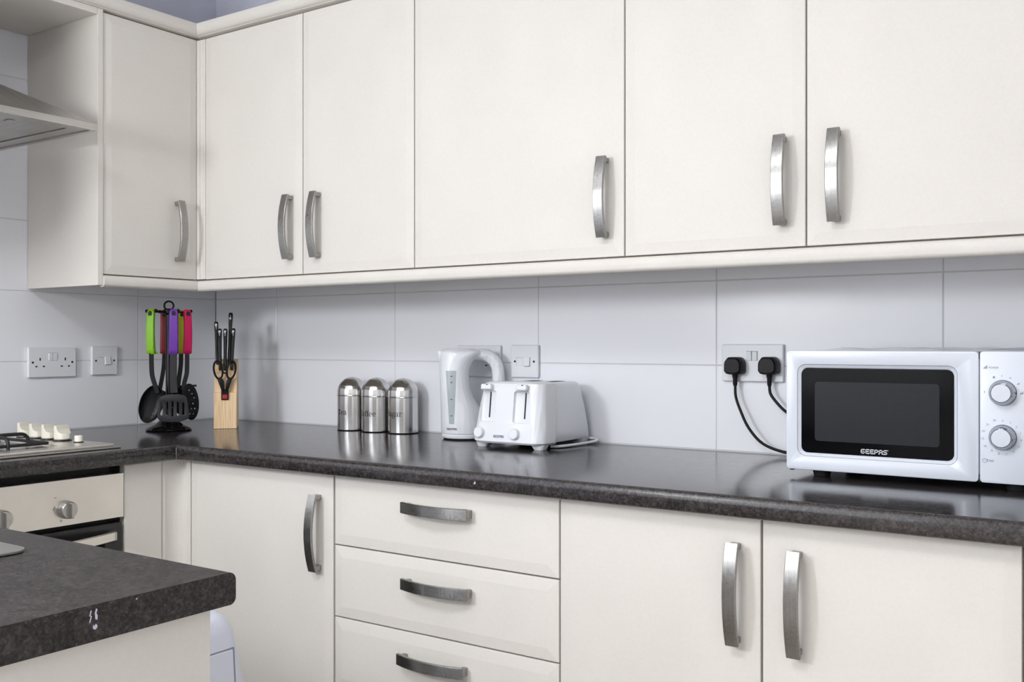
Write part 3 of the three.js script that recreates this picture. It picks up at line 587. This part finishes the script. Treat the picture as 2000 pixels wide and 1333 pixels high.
/* ------------------------------------------------------------------ knife block, knives, scissors */
const KB = [0.3556, WT, 0.253], KR = 0.803;
{
  const b = thing('knife_block', 'pale pine knife block in the corner beside the utensil stand', 'knife block', KB, KR);
  const prof = (pts) => pts.map(([z, y]) => [z, y]);
  const w = .0328, ex = (pts, half) => { const g = new THREE.ExtrudeGeometry(shapeOf(pts.map(([z, y]) => [-z, y])), { depth: half * 2 - .002, bevelEnabled: true, bevelSize: .001, bevelThickness: .001, bevelSegments: 2, bevelOffset: -.001 }).translate(0, 0, -half + .001); return metreUV(g.rotateY(Math.PI / 2).rotateY(Math.PI).rotateY(Math.PI)); };
  part('front_piece', ex(prof([[-.018, .0008], [0, .0008], [0, .1075], [-.018, .1075]]), w), M.pine, b);
  part('main_piece', ex(prof([[-.088, .0008], [-.0185, .0008], [-.0185, .1078], [-.0105, .1078], [-.0085, .163], [-.07, .205], [-.088, .198]]), w - .0003), M.pine, b);
}
[['black knife standing highest on the left of the block', -.0262, .318, -.052, .045, .124], ['short black knife second from the left in the block', -.0165, .297, -.026, .02, .119], ['short black knife in the middle of the block', -.0022, .297, -.024, .0, .12], ['tallest black knife at the back of the block', .0072, .346, -.056, -.03, .149], ['short black knife at the right of the block', .0165, .298, -.026, -.045, .12]].forEach(([label, x, top, z, lean, len]) => {
  const k = thing('kitchen_knife', label, 'knife', KB, KR, 'knives in the block');
  const q = .0055, list = [];
  for (const [y, hw, hd] of [[0, .0042, .0085], [.012, .005, .0095], [len * .35, .0046, .0085], [len * .7, .0052, .0095], [len - .006, .0062, .0105], [len, .0048, .0085]]) list.push(roundRect(0, 0, hw, hd, .0036, 4).map(([a, b]) => [a, y, -b]));
  const g = smooth(rings(list), .7); void q;
  const h = part('handle', g, M.blackGloss, k); h.position.set(x, top - len, z); h.rotation.set(-.10, 0, lean * .9);
  part('end_cap', rbox(.0016, .017, .0215, .0006, 0, len - .0145, 0, 2), M.chrome, h, 'steel tang end');
  part('bolster', rbox(.0076, .006, .0165, .001, 0, -.0026, 0, 2), M.black, h);
});
{
  const s = thing('scissors', 'black handled kitchen scissors in the front of the knife block', 'scissors', KB, KR);
  for (const q of [-1, 1]) {
    const cx = q * .0186 - .0012, pts = []; for (let i = 0; i < 16; i++) { const a = i / 16 * Math.PI * 2; pts.push([cx + q * .0035 * Math.sin(a) * .9 + .0122 * Math.cos(a), .1745 + .0262 * Math.sin(a), .0062]); }
    const l = part('finger_loop', tube(pts, .003, 48, 8, true), M.black, s);
    part('arm', smooth(plate([[cx - q * .0075, .1545], [cx + q * .003, .148], [q * .009 - .0005, .112], [q * .001 - .0005, .112], [q * .0035, .142]].slice()[q > 0 ? 'reverse' : 'slice'](), .005, [], .001), .5).translate(0, 0, .0035), M.black, l);
  }
  part('thumb_rest', rbox(.012, .005, .005, .002, -.001, .1655, .0058), M.black, s);
  part('pivot_cover', rbox(.0208, .032, .0055, .002, -.0008, .1015, .0036), M.black, s);
  part('badge', rbox(.0145, .0125, .0012, .0005, -.0008, .0955, .0068, 2), M.red, s, 'small red badge');
}

/* ------------------------------------------------------------------ canisters */
function canister(label, word, x, z) {
  const c = thing('canister', label, 'canister', [x, WT, z], 0, 'steel storage canisters');
  const r = .0428;
  part('body', smooth(lathe([[.0001, .0006], [r - .002, .0006], [r, .003], [r, .1005], [.0001, .1005]], 72), .6), M.canister, c);
  const dome = [[.0001, .1008], [r + .0012, .1008], [r + .0018, .1022], [r + .0012, .1036], [r, .1042], [r, .112]];
  for (let i = 1; i <= 12; i++) { const a = i / 12 * Math.PI / 2; dome.push([Math.max(.0001, r * Math.cos(a)), .112 + .043 * Math.sin(a)]); }
  part('lid', smooth(lathe(dome, 72), .6), M.canister, c, 'domed steel lid');
  part('base_ring', lathe([[r - .0035, .0003], [r + .0004, .0003], [r + .0006, .0022], [r - .0002, .0028], [r - .0035, .0004]], 64), M.black, c);
  const g = textGeo(word, .0148, serifFont), p = g.attributes.position, R = r + .0003;
  for (let i = 0; i < p.count; i++) { const a = p.getX(i) / R; p.setXYZ(i, R * Math.sin(a), p.getY(i), R * Math.cos(a)); }
  g.computeVertexNormals();
  const t = part('lettering', g, M.ink, c, `dark word ${word}`); t.position.y = .054; t.rotation.y = -.02;
}
canister('brushed steel canister marked Tea, leftmost of the three', 'Tea', .6898, .0651);
canister('brushed steel canister marked Coffee, between Tea and Sugar', 'Coffee', .7865, .0668);
canister('brushed steel canister marked Sugar, nearest the kettle', 'Sugar', .882, .0603);

/* ------------------------------------------------------------------ kettle */
{
  const k = thing('kettle', 'white plastic jug kettle behind the toaster', 'kettle', [1.115, WT, .098], .66);
  part('power_base', loft([{ y: .0045, x: .011, hx: .060, hz: .060, r: .0595 }, { y: .007, x: .011, hx: .0622, hz: .0615, r: .061 }, { y: .0145, x: .0105, hx: .0618, hz: .061, r: .0605 }, { y: .0155, x: .0105, hx: .0605, hz: .06, r: .0595 }], 12), M.appliance, k);
  part('base_foot', loft([{ y: .0004, x: .011, hx: .056, hz: .0565, r: .056 }, { y: .0044, x: .011, hx: .058, hz: .058, r: .0575 }], 12), M.blackMatt, k);
  const S = [[.0166, -.0505, .0700, .0595], [.02, -.0518, .0700, .0600], [.05, -.0524, .0615, .0590], [.08, -.0530, .0510, .0578], [.11, -.0540, .0335, .0562], [.135, -.0548, .0245, .0550], [.16, -.0556, .0218, .0538], [.187, -.0564, .0240, .0525], [.205, -.0571, .0335, .0515], [.2165, -.0576, .0455, .0508], [.226, -.0578, .0560, .0490], [.2325, -.0560, .0555, .046], [.2355, -.0520, .0500, .041]];
  const secs = S.map(([y, a, b, hz]) => ({ y, x: (a + b) / 2, hx: (b - a) / 2, hz, r: Math.min((b - a) / 2, hz) * .985 }));
  part('body', loft(secs, 14, 1.2), M.appliance, k);
  part('lid', loft([{ y: .2356, x: -.004, hx: .044, hz: .038, r: .037 }, { y: .238, x: -.004, hx: .042, hz: .036, r: .035 }, { y: .2395, x: -.004, hx: .034, hz: .028, r: .027 }], 12), M.appliance, k);
  part('spout', loft([{ y: .196, x: -.050, hx: .006, hz: .012, r: .0055 }, { y: .226, x: -.0545, hx: .0075, hz: .02, r: .0072 }, { y: .2325, x: -.055, hx: .0065, hz: .019, r: .006 }], 8), M.appliance, k);
  const c = new THREE.CatmullRomCurve3([[.030, .2215, 0], [.060, .2225, 0], [.083, .2125, 0], [.0965, .192, 0], [.1, .165, 0], [.0995, .125, 0], [.094, .085, 0], [.078, .05, 0], [.055, .036, 0]].map((p) => V(...p))), list = [];
  for (let i = 0; i <= 40; i++) { const p = c.getPoint(i / 40), d = c.getTangent(i / 40), n = V(-d.y, d.x, 0), hw = .0172 - .003 * Math.max(0, 1 - i / 8), hz = .0175 + .01 * Math.max(0, 1 - i / 8); list.push(oval(0, 0, hw, hz, 20).map(([a, b]) => [p.x + n.x * a, p.y + n.y * a, b])); }
  part('handle', smooth(rings(list), 1.0), M.appliance, k, 'looped white handle');
  const surf = (x, y) => { let i = 0; while (i < S.length - 2 && S[i + 1][0] < y) i++; const t = (y - S[i][0]) / (S[i + 1][0] - S[i][0]), m = (q) => S[i][q] * (1 - t) + S[i + 1][q] * t, cx = (m(1) + m(2)) / 2, hx = (m(2) - m(1)) / 2, hz = m(3), r = Math.min(hx, hz) * .985, dx = Math.max(0, Math.abs(x - cx) - (hx - r)); return hz - r + Math.sqrt(Math.max(0, r * r - dx * dx)); };
  const patch = (f, nx, ny, lift) => { const pos = [], at = (i, j) => { const [x, y] = f(i / nx, j / ny); return [x, y, surf(x, y) + lift]; }; for (let i = 0; i < nx; i++) for (let j = 0; j < ny; j++) pos.push(...at(i, j), ...at(i + 1, j), ...at(i + 1, j + 1), ...at(i, j), ...at(i + 1, j + 1), ...at(i, j + 1)); const g = new THREE.BufferGeometry(); g.setAttribute('position', new THREE.Float32BufferAttribute(pos, 3)); g.setAttribute('uv', new THREE.Float32BufferAttribute(new Float32Array(pos.length / 3 * 2), 2)); g.computeVertexNormals(); return g; };
  const gauge = part('water_gauge', patch((a, b) => { const y = .0425 + b * .139; return [(-.0251 - .0062 * (1 - b) - .0152 * b) + a * (.0122 * (1 - b) + .0272 * b) + .001, y]; }, 10, 24, .0007), M.gauge, k, 'grey translucent water gauge');
  for (const y of [.166, .15, .106, .063]) part('marking', patch((a, b) => [-.0272 + a * .005, y + b * .002], 3, 1, .0012), M.ink, gauge);
  const lg = blockWord(.0262, .0052, .0003), p = lg.attributes.position; for (let i = 0; i < p.count; i++) { const x = p.getX(i) - .0235, y = p.getY(i) + .0293; p.setXYZ(i, x, y, surf(x, y) + .0002 + p.getZ(i)); } lg.computeVertexNormals();
  part('lettering', lg, M.ink, k, 'small dark maker lettering');
}

/* ------------------------------------------------------------------ toaster */
{
  const t = thing('toaster', 'white four slice toaster with two levers and two dials', 'toaster', [1.366, WT, .13]);
  const frontZ = (y) => .1235 - Math.max(0, y - .02) / .14 * .0165;
  const housing = loft([{ y: .016, z: -0.0065, hx: .0985, hz: 0.1075, r: .02 }, { y: .02, z: -0.0065, hx: .1015, hz: 0.1105, r: .022 }, { y: .045, z: -0.0065, hx: .1005, hz: 0.1095, r: .024 }, { y: .10, x: .002, z: -0.0045, hx: .0935, hz: 0.1015, r: .024 }, { y: .146, x: .004, z: -0.0015, hx: .0855, hz: 0.0920, r: .024 }, { y: .154, x: .004, z: -0.0010, hx: .0825, hz: 0.0890, r: .022 }, { y: .1575, x: .004, z: -0.0010, hx: .0765, hz: 0.0835, r: .02 }], 8, .9);
  part('housing', housing, M.appliance, t);
  for (const x of [-.030, .038]) part('bread_slot', rspan(x - .012, x + .012, .1572, .1582, -.072, .066, .003), M.slot, t);
  // front shell with two recessed lever tracks
  const sh = (y, x, hx, dz = 0, hz = .044) => ({ y, x, z: frontZ(y) - hz - dz, hx, hz, r: .03 });
  const shell = loft([sh(.0125, 0, .1, .004), sh(.017, 0, .1042), sh(.03, 0, .1045), sh(.06, .001, .101), sh(.1, .002, .0965), sh(.146, .004, .0895), sh(.156, .004, .0868, .0015), sh(.1598, .004, .08, .006, .038)], 8, .9);
  const ev = new Evaluator(); ev.useGroups = false; ev.attributes = ['position', 'normal', 'uv'];
  let brush = new Brush(shell); brush.updateMatrixWorld();
  const tracks = [[-.0555], [.0420]];
  for (const [x] of tracks) {
    const cut = new Brush(rbox(.046, .0765, .024, .006, 0, 0, 0, 3)); cut.position.set(x - .001, .1015, frontZ(.1015) + .0055); cut.rotation.set(-.115, -.12, 0); cut.updateMatrixWorld();
    brush = ev.evaluate(brush, cut, SUBTRACTION); brush.updateMatrixWorld();
  }
  part('front_shell', smooth(brush.geometry, .6), M.appliance, t);
  tracks.forEach(([x], i) => {
    const sx = [-.0532, .0500][i];
    const s = part('lever_slot', box(.0034, .066, .0012, 0, 0, 0), M.slot, t); s.position.set(sx, .1062, frontZ(.1062) - .0057 + (i ? .0007 : 0)); s.rotation.x = -.115;
    const l = part('lever', rbox(.0305, .0145, .015, .004, 0, 0, 0, 3), M.appliance, t, 'white push-down lever'); l.position.set(sx - .0045, .1475, frontZ(.1475) + .0062); l.rotation.x = -.1;
    part('marking', box(.004, .0022, .0003, .004, .0045 + .001, .0081), M.ink, l);
    const k = part('browning_dial', smooth(lathe([[.0001, 0], [.0138, 0], [.0138, .004], [.0128, .0095], [.0112, .011], [.0001, .011]], 36).rotateX(Math.PI / 2), .5), M.appliance, t, 'round white browning dial'); k.position.set([-.0745, .0285][i], .0368, frontZ(.0368) - .0012); k.rotation.x = -.1;
  });
  const lg = part('lettering', blockWord(.0305, .0062, .0004), M.inkGrey, t, 'small grey maker lettering'); lg.position.set(-.0185, .0295, frontZ(.0295) + .0003); lg.rotation.x = -.115;
  for (const [x, z] of [[-.083, .093], [.082, .093], [-.083, -.093], [.082, -.093]]) part('foot', loft([{ y: .0004, x, z, hx: .012, hz: .012, r: .006 }, { y: .003, x, z, hx: .0135, hz: .0135, r: .007 }, { y: .0165, x: x * .96, z: z * .96, hx: .021, hz: .02, r: .01 }], 4), M.appliance, t);
  part('base_plate', rspan(-.085, .085, .010, .0162, -.1, .1, .004), M.blackMatt, t);
  part('power_cord', tube([[.088, .014, -.112], [.112, .012, -.118], [.1205, .009, -.108], [.113, .006, -.088], [.108, .0048, -.055], [.1065, .0048, -.02], [.1035, .0048, .012], [.096, .0048, .035], [.08, .005, .045]], .0036, 60, 10), M.appliance, t, 'white power cord');
}

/* ------------------------------------------------------------------ microwave */
{
  const X0 = 2.306, m = thing('microwave', 'white microwave oven with black window at the right end of the worktop', 'microwave', [X0, WT, .345]);
  const L = (x) => x - X0, Y = (y) => y - WT;
  part('cabinet', rspan(L(2.089), L(2.524), Y(.926), Y(1.148), -.292, -.0305, .004), M.microwaveWhite, m);
  const hole = roundRect(L(2.2479), Y(1.0372), .1405, .086, .0155, 8).reverse();
  const dHalf = (2.4228 - 2.0855) / 2, door = part('door', smooth(plate(roundRect(L(2.0855) + dHalf, Y(1.0370), dHalf, .1125, .007, 6), .030, [hole], .0025), .5).translate(0, 0, -.030), M.microwaveWhite, m, 'white door frame');
  const rim = (k, z) => roundRect(L(2.2479), Y(1.0372), .1404 - k, .0859 - k, .0154 - k * .5, 8).map(([a, b]) => [a, b, z]);
  part('door_bevel', smooth(rings([rim(0, -.0018), rim(.0058, -.0058)], false, false), .5), M.microwaveWhite, door);
  part('window_surround', plate(roundRect(L(2.2479), Y(1.0367), .1344, .0791, .0115, 8), .005).translate(0, 0, -.0095), M.glassBlack, door, 'glossy black window surround');
  part('window_screen', metreUV(plate(roundRect(L(2.2489), Y(1.0357), .1099, .0554, .006, 6), .0008).translate(0, 0, -.0045)), M.screen, door, 'dark grey perforated screen');
  const lg = part('lettering', blockWord(.0475, .0085, .0003), M.inkWhite, door, 'white maker lettering'); lg.position.set(L(2.2472), Y(.9655), -.0044);
  const pHalf = (2.5265 - 2.4242) / 2, pc = L(2.4242) + pHalf;
  const panel = part('control_panel', smooth(plate(roundRect(pc, Y(1.0370), pHalf, .1125, .006, 6), .030, [], .0022), .5).translate(0, 0, -.030), M.microwaveWhite, m, 'white control panel');
  part('door_gap', merge([box(.0012, .012, .0006, L(2.4235), Y(1.1425), -.002), box(.0012, .014, .0006, L(2.4235), Y(.9315), -.002)]), M.slot, m);
  const kx = L(2.4602), marks = [], put = (g, x, y) => marks.push(g.translate(x, y, .0003));
  for (const [ky] of [[Y(1.079)], [Y(1.0033)]]) {
    const k = part('control_dial', smooth(lathe([[.0001, 0], [.0212, 0], [.0212, .003], [.0195, .006], [.0182, .0165], [.0168, .0185], [.0001, .0185]], 56).rotateX(Math.PI / 2), .5), M.chrome, panel, 'chrome ringed dial'); k.position.set(kx, ky, .0002);
    part('dark_dial_ring', new THREE.TorusGeometry(.0213, .0005, 6, 48).translate(0, 0, .0004), M.slot, k); part('dark_cap_ring', new THREE.TorusGeometry(.0158, .0005, 6, 48).translate(0, 0, .0186), M.slot, k);  // thin dark rings drawn for the dark edges around the chrome
    part('dial_cap', smooth(lathe([[.0001, .0187], [.0152, .0187], [.0152, .0197], [.0142, .0204], [.0001, .0206]], 48).rotateX(Math.PI / 2), .5), M.microwaveWhite, k, 'white dial face');
    part('dial_pointer', rbox(.009, .0036, .0022, .0009, ky > .13 ? .004 : 0, .0152, .0188, 2), M.chrome, k);
  }
  ['0', '1', '2', '3', '4', '5', '6', '7', '8', '9', '10', '15', '20', '25', '30'].forEach((s, i) => { const a = i * 24 * Math.PI / 180, r = s.length > 1 ? .0315 : .0285; put(textGeo(s, .0034), kx + r * Math.sin(a), Y(1.0033) + r * Math.cos(a)); });
  put(textGeo('POWER', .0034), L(2.4462), Y(1.1218)); put(textGeo('TIME', .0038), L(2.4412), Y(.9628));
  const bars = (x, y, n, s = 1) => { for (let i = 0; i < n; i++) put(box(.0007, (.0016 + i * .0011) * s, .0002), x + i * .0013, y + (.0016 + i * .0011) * s / 2); };
  bars(L(2.4305), Y(1.1198), 5);
  for (let i = 0; i < 3; i++) put(box(.0046, .0007, .0002).rotateZ(i * Math.PI / 3), kx - .0135, Y(1.1055));
  put(box(.0007, .003, .0002), kx - .0015, Y(1.108)); bars(kx + .011, Y(1.1035), 2); bars(kx + .0225, Y(1.0935), 3); bars(kx + .027, Y(1.0775), 4); put(box(.0008, .004, .0002), kx - .0285, Y(1.08));
  const clock = (x, y) => { put(new THREE.TorusGeometry(.0036, .0003, 4, 24), x, y); put(box(.0004, .0024, .0002), x, y + .001); put(box(.002, .0004, .0002), x + .0008, y); };
  clock(L(2.4325), Y(.9628));
  part('marking', merge(marks), M.inkGrey, panel, 'grey printed symbols and numbers');
  for (const [x, z] of [[2.14, -.045], [2.475, -.045], [2.14, -.26], [2.475, -.26]]) part('foot', smooth(lathe([[.0001, .0004], [.015, .0004], [.0185, .014], [.0185, .0158], [.0001, .0158]], 28), .5).translate(L(x), 0, z), M.blackMatt, m);
  part('hinge', box(.006, .003, .01, L(2.093), Y(.9232), -.014), M.slot, m);
  // loose clear film lying on top
  const f = thing('plastic_film', 'crumpled clear plastic film lying on top of the microwave', 'film', [X0, 1.1492, .2]);
  const nx = 44, nz = 14, pos = [], at = (i, j) => { const x = -.185 + i / nx * .37, z = -.10 + j / nz * .22; const y = .0011 + .0055 * Math.max(0, Math.sin(x * 21 + z * 9) * Math.sin(z * 26 + x * 7)) + .004 * Math.max(0, Math.sin(x * 47 + 2) * Math.sin(z * 19 + 1)); return [x, y, z]; };
  for (let i = 0; i < nx; i++) for (let j = 0; j < nz; j++) pos.push(...at(i, j), ...at(i, j + 1), ...at(i + 1, j + 1), ...at(i, j), ...at(i + 1, j + 1), ...at(i + 1, j));
  const fg = new THREE.BufferGeometry(); fg.setAttribute('position', new THREE.Float32BufferAttribute(pos, 3)); fg.setAttribute('uv', new THREE.Float32BufferAttribute(new Float32Array(pos.length / 3 * 2), 2)); fg.computeVertexNormals();
  part('sheet', smooth(fg, 1), M.film, f);
}

/* ------------------------------------------------------------------ bin behind the peninsula */
{
  const b = thing('swing_bin', 'white plastic swing bin behind the near peninsula', 'bin', [1.315, 0, 1.3]);
  part('body', loft([{ y: .0008, hx: .15, hz: .135, r: .03 }, { y: .02, hx: .155, hz: .14, r: .03 }, { y: .5, hx: .195, hz: .172, r: .035 }], 6), M.binWhite, b);
  part('lid', loft([{ y: .4985 + .002, hx: .2, hz: .1765, r: .036 }, { y: .52, hx: .2, hz: .1765, r: .036 }, { y: .715, hx: .186, hz: .1365, r: .034 }, { y: .735, hx: .18, hz: .128, r: .034 }, { y: .7435, hx: .168, hz: .115, r: .03 }], 8, .9), M.binWhite, b);
  const fl = part('flap', rbox(.004, .16, .236, .002, 0, 0, 0, 2), M.binWhite, b); fl.position.set(.1926, .61, 0); fl.rotation.z = .072;
  part('flap_groove', merge([box(.0012, .0024, .2405, .0006, .0812, 0), box(.0012, .1625, .0024, .0006, 0, -.1192), box(.0012, .1625, .0024, .0006, 0, .1192)]), M.inkGrey, fl);
}

scene.traverse((o) => { if (o.isMesh) { o.castShadow = true; o.receiveShadow = true; } });
renderer.render(scene, camera);
